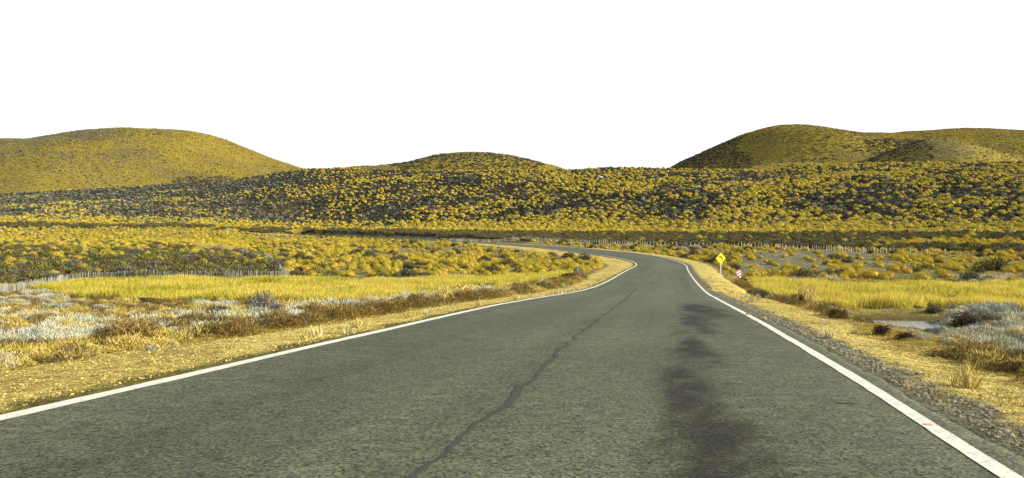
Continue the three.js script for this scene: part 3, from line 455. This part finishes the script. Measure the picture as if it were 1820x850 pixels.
// ───────────────────────── near shrubs, each one placed from the photo
const silverSpots = [];
for (const [px, py, r, h, k] of [[142, 524, .8, .7, 3], [30, 541, 1.1, .7, 3], [48, 533, .8, .7, 0], [78, 533, .8, .65, 0], [72, 527, .7, .6, 3], [25, 530, .6, .5, 0], [10, 541, .8, .6, 3], [108, 553, .95, .75, 3], [122, 549, .7, .6, 0], [128, 541, .9, .6, 2], [183, 554, 1.0, .7, 3], [196, 558, .6, .5, 0], [75, 566, .9, .75, 2], [92, 570, .9, .8, 0], [50, 576, .8, .7, 0], [62, 610, .75, .95, 2], [80, 606, .6, .85, 0], [100, 585, 1.0, .85, 0], [128, 590, .8, .7, 0], [150, 576, .9, .7, 2], [165, 585, .6, .6, 1], [118, 612, .7, .6, 1], [138, 608, .6, .55, 1], [8, 612, .6, .6, 2], [5, 655, .45, .95, 1], [14, 648, .35, .7, 0], [24, 600, .6, .6, 1], [305, 568, .7, .8, 2], [318, 570, .8, .75, 0], [290, 566, .6, .6, 1], [335, 569, .6, .6, 0], [240, 562, .8, .5, 1], [262, 566, .8, .5, 1], [258, 546, .8, .45, 2], [240, 545, .7, .4, 0], [305, 548, .6, .5, 2], [365, 548, .9, .4, 0], [398, 549, .8, .4, 1], [385, 590, .4, .5, 1], [400, 587, .4, .5, 0], [415, 585, .45, .5, 1], [432, 583, .45, .5, 0], [370, 593, .4, .45, 1], [355, 597, .4, .45, 1], [450, 580, .45, .5, 1], [470, 577, .5, .5, 0], [490, 575, .5, .5, 1], [260, 618, .35, .5, 1], [305, 612, .35, .45, 0], [530, 569, .4, .5, 0], [545, 566, .5, .45, 1], [470, 545, .9, .55, 0], [530, 545, 1.0, .5, 3], [560, 549, 1.0, .5, 0], [585, 551, .9, .5, 3], [600, 546, .8, .5, 0], [625, 546, 1.1, .85, 3], [612, 545, .8, .7, 0], [645, 553, .7, .5, 1], [655, 548, .6, .6, 0], [560, 498, .9, .6, 0], [575, 499, .8, .5, 3], [620, 501, 1.0, .5, 0], [645, 503, 1.0, .5, 3], [670, 503, .8, .5, 0], [715, 504, 1.0, .5, 3], [740, 504, .9, .5, 0], [765, 503, .9, .5, 3], [790, 500, .9, .5, 0], [820, 499, .8, .5, 3], [600, 500, .9, .45, 3], [695, 503, .9, .45, 0], [756, 487, .9, .65, 3], [645, 487, .7, .5, 0], [545, 459, 1, .6, 0], [290, 490, 1.1, .8, 0], [325, 490, 1.1, .8, 3], [345, 490, .9, .7, 0], [240, 491, .9, .7, 3],
  [1770, 562, 1.2, 1.0, 3], [1745, 566, 1.0, .95, 3], [1760, 555, 1.1, .9, 0], [1790, 560, 1.0, .9, 3], [1720, 578, 1.0, .9, 2], [1700, 573, .9, .9, 0], [1690, 584, .8, .7, 0],  [1672, 596, .7, .6, 3], [1625, 599, .55, .55, 1], [1640, 604, .5, .5, 0], [1735, 596, .9, .8, 2], [1755, 600, .8, .75, 0], [1715, 602, .7, .6, 0], [1700, 610, .6, .6, 1], [1690, 614, .5, .5, 1], [1720, 616, .6, .6, 0], [1745, 618, .75, .7, 3], [1765, 612, .8, .7, 2], [1780, 626, .6, .6, 0], [1800, 632, .7, .75, 3], [1812, 642, .6, .7, 0], [1790, 590, 1.0, .8, 0], [1810, 605, .9, .8, 1], [1815, 580, 1.1, .9, 0], [1730, 552, .9, .6, 0], [1795, 550, 1.0, .7, 0], [1814, 622, .7, .7, 2], [1330, 562, .3, .4, 1], [1360, 571, .32, .45, 1], [1478, 553, .6, .5, 0], [1235, 444, 1.4, 1.0, 3], [1212, 445, 1.2, .8, 0]]) silverSpots.push([px, py, r, h, k]);
for (const [px, py, r, h, k] of silverSpots.slice()) if (py > 515) for (let q = 0; q < 2; q++) silverSpots.push([px + (R() - .5) * 46, py + (R() - .5) * 12, r * (.45 + .4 * R()), h * (.45 + .4 * R()), (k + q) % 4]);
for (const [px, py, r, h, k] of silverSpots) {
  const g = ground(px, py, 5); if (!g) continue; const sc = (8 + Math.max(0, py - 500) * .16) * g[2] / F;
  const sw = ['silver grey', 'creamy pale', 'dull steel grey', 'silver green'][k], where = px > 1150 ? (py < 460 ? ['pale grey shrub at the foot of the far roadside fence', 'pale shrubs by the far roadside fence'] : ['silver grey shrub on the bank between gravel shoulder and pond', 'silver shrubs on the pond bank']) : py < 510 ? ['low silver grey shrub between the tall meadow grass and the golden shrubs', 'silver shrubs behind the meadow grass'] : ['silver grey shrub on the bank between the road shoulder and the meadow', 'silver shrubs on the meadow bank'];
  shrub('silver_shrub', silverVar[k], where[0].replace(/(low )?silver grey|pale grey/, (q) => (q.startsWith('low') ? 'low ' : '') + sw), 'shrub', sw + ' ' + where[1], [g[0], g[2]], r * sc * 1.4, h * sc * (px > 1500 ? 2.1 : 1.8), R() * 6.28, .03);
}
// tufts along the asphalt
const paleTuft = [0, 1, 2].map((k) => tuft(46, .11, .36, .013, [V.silver2, V.silver, V.straw][k], 500 + k, { c2: V.straw, bend: -.35 }));
for (let s = 3.5, n = 0; s < 78; s += .35 + .9 * R() * (1 + s * .02)) {
  for (const side of [-1, 1]) {
    if (side > 0 && R() > .35) continue; if (side < 0 && fbm(s / 2.2, 5, 2) < .4) continue;
    const lat = side * (HALF + (side < 0 ? .05 + .5 * R() : .35 + 1.0 * R())), r = roadAt(s), X = r.x + lat * r.tz, Z = r.z - lat * r.tx, q = (.45 + .6 * R()) * (s > 30 ? 1.25 : 1);
    const m = mesh('pale_grass_tuft', paleTuft[Math.floor(R() * 3)], foliage, scene); m.position.set(...world(X, H(X, Z) - .01, Z)); m.scale.set(q * 1.2, q, q * 1.2); m.rotation.y = R() * 6;
    tag(m, side < 0 ? 'small pale dry grass tuft at the asphalt edge below the meadow bank' : 'small pale dry grass tuft on dark gravel at the asphalt edge below the pond', 'grass tuft', side < 0 ? 'pale tufts on the meadow side of the road' : 'pale tufts on the pond side of the road');
  }
}
// dead brush: arching bare twigs
function brush(n, r, h, w, c, c2, seed) {
  const Q = rng(seed), gs = []; for (let i = 0; i < n; i++) { const a = Q() * 6.28, k = .3 + .8 * Q(), b = a + (Q() - .5) * 1.6, p = [new THREE.Vector3(Math.cos(a) * r * .25 * Q(), 0, Math.sin(a) * r * .25 * Q()), new THREE.Vector3(Math.cos(a) * r * k * .55, h * (.5 + .5 * Q()), Math.sin(a) * r * k * .55), new THREE.Vector3(Math.cos(b) * r * k, h * (.25 + .6 * Q()), Math.sin(b) * r * k)];
    const g = new THREE.TubeGeometry(new THREE.CatmullRomCurve3(p), 7, w * (.5 + Q()), 3); g.deleteAttribute('uv'); const cc = tint(Q() < .4 ? c2 : c, .6 + .8 * Q()), cl = new Float32Array(g.attributes.position.count * 3); for (let j = 0; j < cl.length; j += 3) cl.set(cc, j); g.setAttribute('color', new THREE.BufferAttribute(cl, 3)); gs.push(g); }
  return mergeGeometries(gs);
}
for (const [px, py, rp, hp, k, label] of [
  [462, 566, 24, 30, 0, 'big dark tangle of dead grey twigs on the meadow bank'], [490, 565, 18, 18, 0, 'smaller grey tangle of dead twigs joined to the big twig heap'],
  [228, 612, 44, 30, 1, 'broad brown dead bush over a dark hollow on the meadow bank'], [258, 604, 26, 22, 1, 'brown dead brush heap beside the broad brown bush'], [195, 604, 26, 16, 2, 'black burnt looking brush in the dark hollow of the bank'],
  [322, 592, 26, 18, 1, 'low brown brush heap with a crooked twig on the bank'], [388, 570, 20, 16, 2, 'dark dead brush ball beside the grey twig tangle'], [250, 541, 24, 7, 2, 'flat dark brush strip at the foot of the tall meadow grass'], [548, 562, 30, 12, 2, 'dark brown brush strip under the silver shrub row'], [575, 567, 18, 10, 1, 'brown brush at the end of the silver shrub row'],
  [718, 545, 11, 8, 2, 'dark brown brush lump where meadow grass meets the gravel'], [738, 543, 13, 14, 1, 'brown pointed brush heap where meadow grass meets the gravel'],
  [825, 531, 22, 16, 3, 'straw coloured heap of broken dry stalks near the asphalt edge'], [785, 538, 16, 18, 3, 'thin fan of dry stalks leaning at the meadow edge'], [1012, 499, 14, 8, 2, 'dark brush under golden grass beside the grey road marker'],
  [1436, 548, 20, 26, 3, 'straw coloured bare branches arching over the gravel shoulder'], [1419, 545, 13, 13, 2, 'dark bare bush behind the arching straw branches'], [1446, 551, 22, 9, 2, 'dark litter heap under the arching straw branches'], [1490, 566, 15, 11, 2, 'dark brush clump by the pond side of the gravel shoulder'], [1566, 596, 14, 13, 2, 'dark brush clump on the gravel edge below the water'], [1608, 605, 14, 11, 2, 'dark brush clump between the water and the silver shrubs'],
  [1680, 634, 30, 9, 1, 'rusty brown heath strip along the gravel edge'], [1722, 641, 24, 13, 1, 'olive brown heath clump along the gravel edge'], [1775, 640, 20, 16, 1, 'brown twiggy bush under the silver shrubs'], [1802, 662, 22, 15, 2, 'dark red brown bush at the end of the gravel edge heath'], [1722, 592, 30, 22, 2, 'dark hollow brush inside the silver shrub bank'], [1312, 503, 12, 5, 2, 'dark flattened brush at the foot of the striped marker']]) {
  const g = ground(px, py, 6); if (!g) continue; const r = rp * g[2] / F * 1.3, h = hp * g[2] / F * 1.9, cs = [[[.13, .125, .10], [.2, .18, .13]], [[.15, .095, .03], [.30, .21, .06]], [[.035, .028, .018], [.08, .05, .022]], [[.55, .42, .16], [.40, .28, .09]]][k];
  const o = new THREE.Group(); o.name = numbered(k === 3 ? 'dry_stalks' : 'dead_brush'); scene.add(o); o.position.set(...world(g[0], g[1] - .05, g[2])); o.rotation.y = R() * 6; const w = clamp(g[2] * .00025, .003, .02);
  mesh('twigs', brush(k === 3 ? 46 : 110, r, h, w, cs[0], cs[1], 700 + Math.round(px)), wood, o).userData.kind = 'stuff';
  mesh('litter', k === 3 ? tuft(80, r * .8, h * .45, r * .03, V.straw, 800 + px, { c2: V.brown }) : domeSprigs(900, r * .8, h * .65, r * .18, r * .035, cs[1], 900 + px, { c2: cs[0], spread: 1 }), foliage, o).userData.kind = 'stuff';
  tag(o, label, k === 3 ? 'dry stalks' : 'dead brush');
}
// pale boulders
{
  const g0 = new THREE.IcosahedronGeometry(1, 2), p = g0.attributes.position; for (let i = 0; i < p.count; i++) { const k = .8 + .4 * fbm(p.getX(i) * 1.3 + 9, p.getY(i) * 1.3 + p.getZ(i), 2); p.setXYZ(i, p.getX(i) * k, p.getY(i) * k * .75, p.getZ(i) * k); } g0.computeVertexNormals();
  for (const [px, py, r, label] of [[1067, 318, 2.2, 'white boulder alone on the far hillside above the road bend'], [1339, 447, .35, 'pale boulder standing in the scrub behind the curve sign'], [1655, 448, .45, 'pale rock in front of the dark thicket beyond the reeds'], [1690, 450, .4, 'whitish rock beside the pale rock at the dark thicket'], [543, 458, .4, 'pale rock beside the dark bushes inside the bend']]) { const g = ground(px, py, 60); if (!g) continue; const m = mesh('pale_boulder', g0, mat([.38, .36, .30], .95), scene); m.position.set(...world(g[0], g[1] + r * .35, g[2])); m.scale.setScalar(r); m.rotation.y = px; tag(m, label, 'boulder'); }
}

// ───────────────────────── fences
const polyLen = (P) => { const L = [0]; for (let i = 1; i < P.length; i++) L.push(L[i - 1] + Math.hypot(P[i][0] - P[i - 1][0], P[i][1] - P[i - 1][1])); return L; };
function along(P, L, t) { let i = 1; while (i < L.length - 1 && t > L[i]) i++; const k = (t - L[i - 1]) / (L[i] - L[i - 1]); return [mix(P[i - 1][0], P[i][0], k), mix(P[i - 1][1], P[i][1], k)]; }
function fence(name, label, pix, { step, h, w, post, rgb, wires, turnAt }) {
  const P = pix.map(([x, y]) => { const g = ground(x, y, 40); return [g[0], g[2]]; }), L = polyLen(P), len = L[L.length - 1], o = new THREE.Group(); o.name = numbered(name); scene.add(o);
  const [ox, oz] = P[0]; o.position.set(...world(ox, H(ox, oz), oz)); const y0 = H(ox, oz), Q = rng(77);
  const loc = (t, up) => { const [x, z] = along(P, L, t); return [x - ox, H(x, z) - y0 + up, -(z - oz)]; };
  const pale = new THREE.BoxGeometry(w, h, w * .5); pale.translate(0, h / 2 - .05, 0); const mats = [0, 1, 2, 3].map((k) => mat(rgb.map((c) => c * (.7 + .22 * k)), .95)), big = new THREE.CylinderGeometry(.055, .065, h * 1.12, 7); big.translate(0, h * .56 - .05, 0);
  const rest = []; let n = 0;
  for (let t = 0; t < len; t += step * (.85 + .3 * Q()) * (turnAt && t > L[turnAt] ? 2.4 : 1)) {
    const p = loc(t, 0), tilt = (Q() - .5) * .12, q = .9 + .2 * Q();
    if (n < 290) { const m = mesh('paling', pale, mats[Math.floor(Q() * 4)], o); m.position.set(...p); m.rotation.set((Q() - .5) * .1, Q() * .5, tilt); m.scale.y = q; } else { const g = pale.clone(); g.scale(1, q, 1); g.rotateZ(tilt); g.translate(...p); rest.push(g); }
    n++;
  }
  if (rest.length) mesh('distant_palings', mergeGeometries(rest), mats[2], o).userData.kind = 'stuff';
  for (let t = 0; t < len; t += post) { const m = mesh('post', big, mats[1], o); m.position.set(...loc(t, 0)); m.rotation.z = (Q() - .5) * .06; }
  for (const up of wires) { const pts = []; for (let t = 0; t < len; t += 1.2) pts.push(new THREE.Vector3(...loc(t, up * h))); mesh('wire', new THREE.TubeGeometry(new THREE.CatmullRomCurve3(pts), pts.length * 2, .006, 3), mat([.25, .25, .25], .6, { metalness: .6 }), o); }
  tag(o, label, 'fence'); return n;
}
console.log('palings', fence('paling_fence', 'grey weathered paling fence around the dark scrub behind the meadow grass', [[-90, 541], [-40, 533], [0, 526], [45, 518], [85, 511], [120, 504], [150, 500], [200, 498], [280, 497], [350, 497], [400, 497], [440, 497], [480, 496.5], [514, 496], [498, 486], [488, 476], [476, 464], [470, 460], [455, 459], [430, 452], [380, 444], [340, 440]], { step: .21, h: 1.1, w: .055, post: 7, rgb: [.25, .245, .20], wires: [.35, .8], turnAt: 13 }),
  fence('wire_fence', 'wire fence with thin wooden droppers along the dark thicket beyond the road', [[1680, 455], [1590, 452], [1450, 446.5], [1290, 440.5], [1150, 437.2], [1040, 434], [900, 429.5], [780, 425.5], [700, 423]], { step: 1.0, h: 1.25, w: .11, post: 9, rgb: [.36, .33, .25], wires: [.3, .6, .92] }));

// ───────────────────────── signs
function place(name, px, py, turn, label, category) { const g = ground(px, py, 30), o = new THREE.Group(); o.name = numbered(name); scene.add(o); o.position.set(...world(...g)); o.rotation.y = turn; return [tag(o, label, category), g[2]]; }
const roundRect = (w, h, r) => { const s = new THREE.Shape(), x = -w / 2, y = -h / 2; s.moveTo(x + r, y); s.lineTo(x + w - r, y); s.absarc(x + w - r, y + r, r, -Math.PI / 2, 0); s.lineTo(x + w, y + h - r); s.absarc(x + w - r, y + h - r, r, 0, Math.PI / 2); s.lineTo(x + r, y + h); s.absarc(x + r, y + h - r, r, Math.PI / 2, Math.PI); s.lineTo(x, y + r); s.absarc(x + r, y + r, r, Math.PI, Math.PI * 1.5); return s; };
const plate = (s, d) => new THREE.ExtrudeGeometry(s, { depth: d, bevelEnabled: true, bevelSize: .004, bevelThickness: .003, bevelSegments: 1 });
const steel = mat([.42, .44, .40], .6, { metalness: .3 }), black = mat([.02, .02, .02], .6), white = mat([.74, .74, .73], .55), red = mat([.42, .03, .12], .5), yellow = mat([.85, .53, .004], .5);
{
  const [o, z] = place('curve_warning_sign', 1281.5, 490.5, .3, 'yellow diamond road sign with a black curved arrow on a grey post', 'road sign'), m = z / F, top = 41 * m, side = 14.1 * m, cy = top - side * .707;
  const post = new THREE.BoxGeometry(.09, top - .1, .07); post.translate(0, (top - .1) / 2 - .1, -.05); mesh('post', post, steel, o);
  const pl = plate(roundRect(side, side, .05), .004); pl.rotateZ(Math.PI / 4); pl.translate(0, cy, 0); const pm = mesh('plate', pl, yellow, o);
  const sh = new THREE.Shape(), k = side; // arrow: upright stroke bending to the driver's near side
  sh.moveTo(.17 * k, -.34 * k); sh.lineTo(.27 * k, -.34 * k); sh.bezierCurveTo(.27 * k, -.02 * k, .20 * k, .16 * k, -.02 * k, .25 * k); sh.lineTo(.02 * k, .34 * k); sh.lineTo(-.28 * k, .26 * k); sh.lineTo(-.13 * k, .02 * k); sh.lineTo(-.08 * k, .13 * k); sh.bezierCurveTo(.10 * k, .05 * k, .16 * k, -.10 * k, .17 * k, -.34 * k);
  const ag = new THREE.ExtrudeGeometry(sh, { depth: .003, bevelEnabled: false, curveSegments: 10 }); ag.translate(0, cy, .0085); mesh('arrow', ag, black, pm);
  for (const q of [-1, 1]) { const b = new THREE.CylinderGeometry(.013, .013, .012, 8); b.rotateX(Math.PI / 2); b.translate(0, cy + q * side * .5, .012); mesh('bolt', b, steel, pm); }
}
function striped(px, py, w, h, label) {
  const [o] = place('striped_marker', px, py, .3, label, 'road marker'); const post = new THREE.BoxGeometry(.08, h + .3, .06); post.translate(0, (h + .3) / 2 - .1, -.05); mesh('post', post, steel, o); o.rotation.z = -.06;
  const pl = plate(roundRect(w, h, .02), .004); pl.translate(0, h / 2 + .14, 0); const pm = mesh('plate', pl, white, o);
  for (let i = -1; i <= 2; i++) { const c = h * (.10 + .36 * i) + .14, t = h * .17, up = w * .62, s = new THREE.Shape(), clampY = (v) => clamp(v, .145, h + .135); const pts = [[-w / 2 + .005, c], [w / 2 - .005, c + up], [w / 2 - .005, c + up + t], [-w / 2 + .005, c + t]].map(([x, y]) => [x, clampY(y)]); if (pts[3][1] - pts[0][1] < .01 && pts[2][1] - pts[1][1] < .01) continue; pts.forEach((p, j) => j ? s.lineTo(...p) : s.moveTo(...p)); const g = new THREE.ExtrudeGeometry(s, { depth: .003, bevelEnabled: false }); g.translate(0, 0, .0085); mesh('stripe', g, red, pm); }
}
striped(1312.5, 499.5, .52, .98, 'white marker plate with dark red diagonal stripes among yellow grass');
striped(2.5, 414, .8, 1.5, 'tiny red and white marker plate on the distant golden strip');
{
  const [o, z] = place('grey_road_marker', 1026.5, 490, -.12, 'blue grey upright marker plate with white strip inside the road bend', 'road marker'), m = z / F, w = 6 * m, h = 13 * m; const post = new THREE.BoxGeometry(.07, h * 1.1, .05); post.translate(0, h * .5, -.045); mesh('post', post, steel, o);
  const pl = plate(roundRect(w, h, .02), .004); pl.translate(0, h / 2 + .15, 0); const pm = mesh('plate', pl, mat([.16, .25, .28], .6), o);
  for (const [y, hh] of [[.16, .05], [.3, .14], [.5, .16], [.7, .16], [.86, .05]]) { const g = new THREE.BoxGeometry(w * .3, h * hh, .003); g.translate(w * .12, h * y + .15, .011); mesh('white_mark', g, white, pm); }
}
{
  const [o, z] = place('distant_road_sign', 403, 415, .1, 'small blue grey road sign on a white post at the distant dark strip', 'road sign'), m = z / F; const post = new THREE.BoxGeometry(.9 * m, 12 * m, .08); post.translate(0, 6 * m, -.06); mesh('post', post, white, o);
  const pl = plate(roundRect(3.6 * m, 5 * m, .05), .006); pl.translate(0, 11 * m, 0); mesh('plate', pl, mat([.10, .17, .20], .6), o);
}
renderer.render(scene, camera);
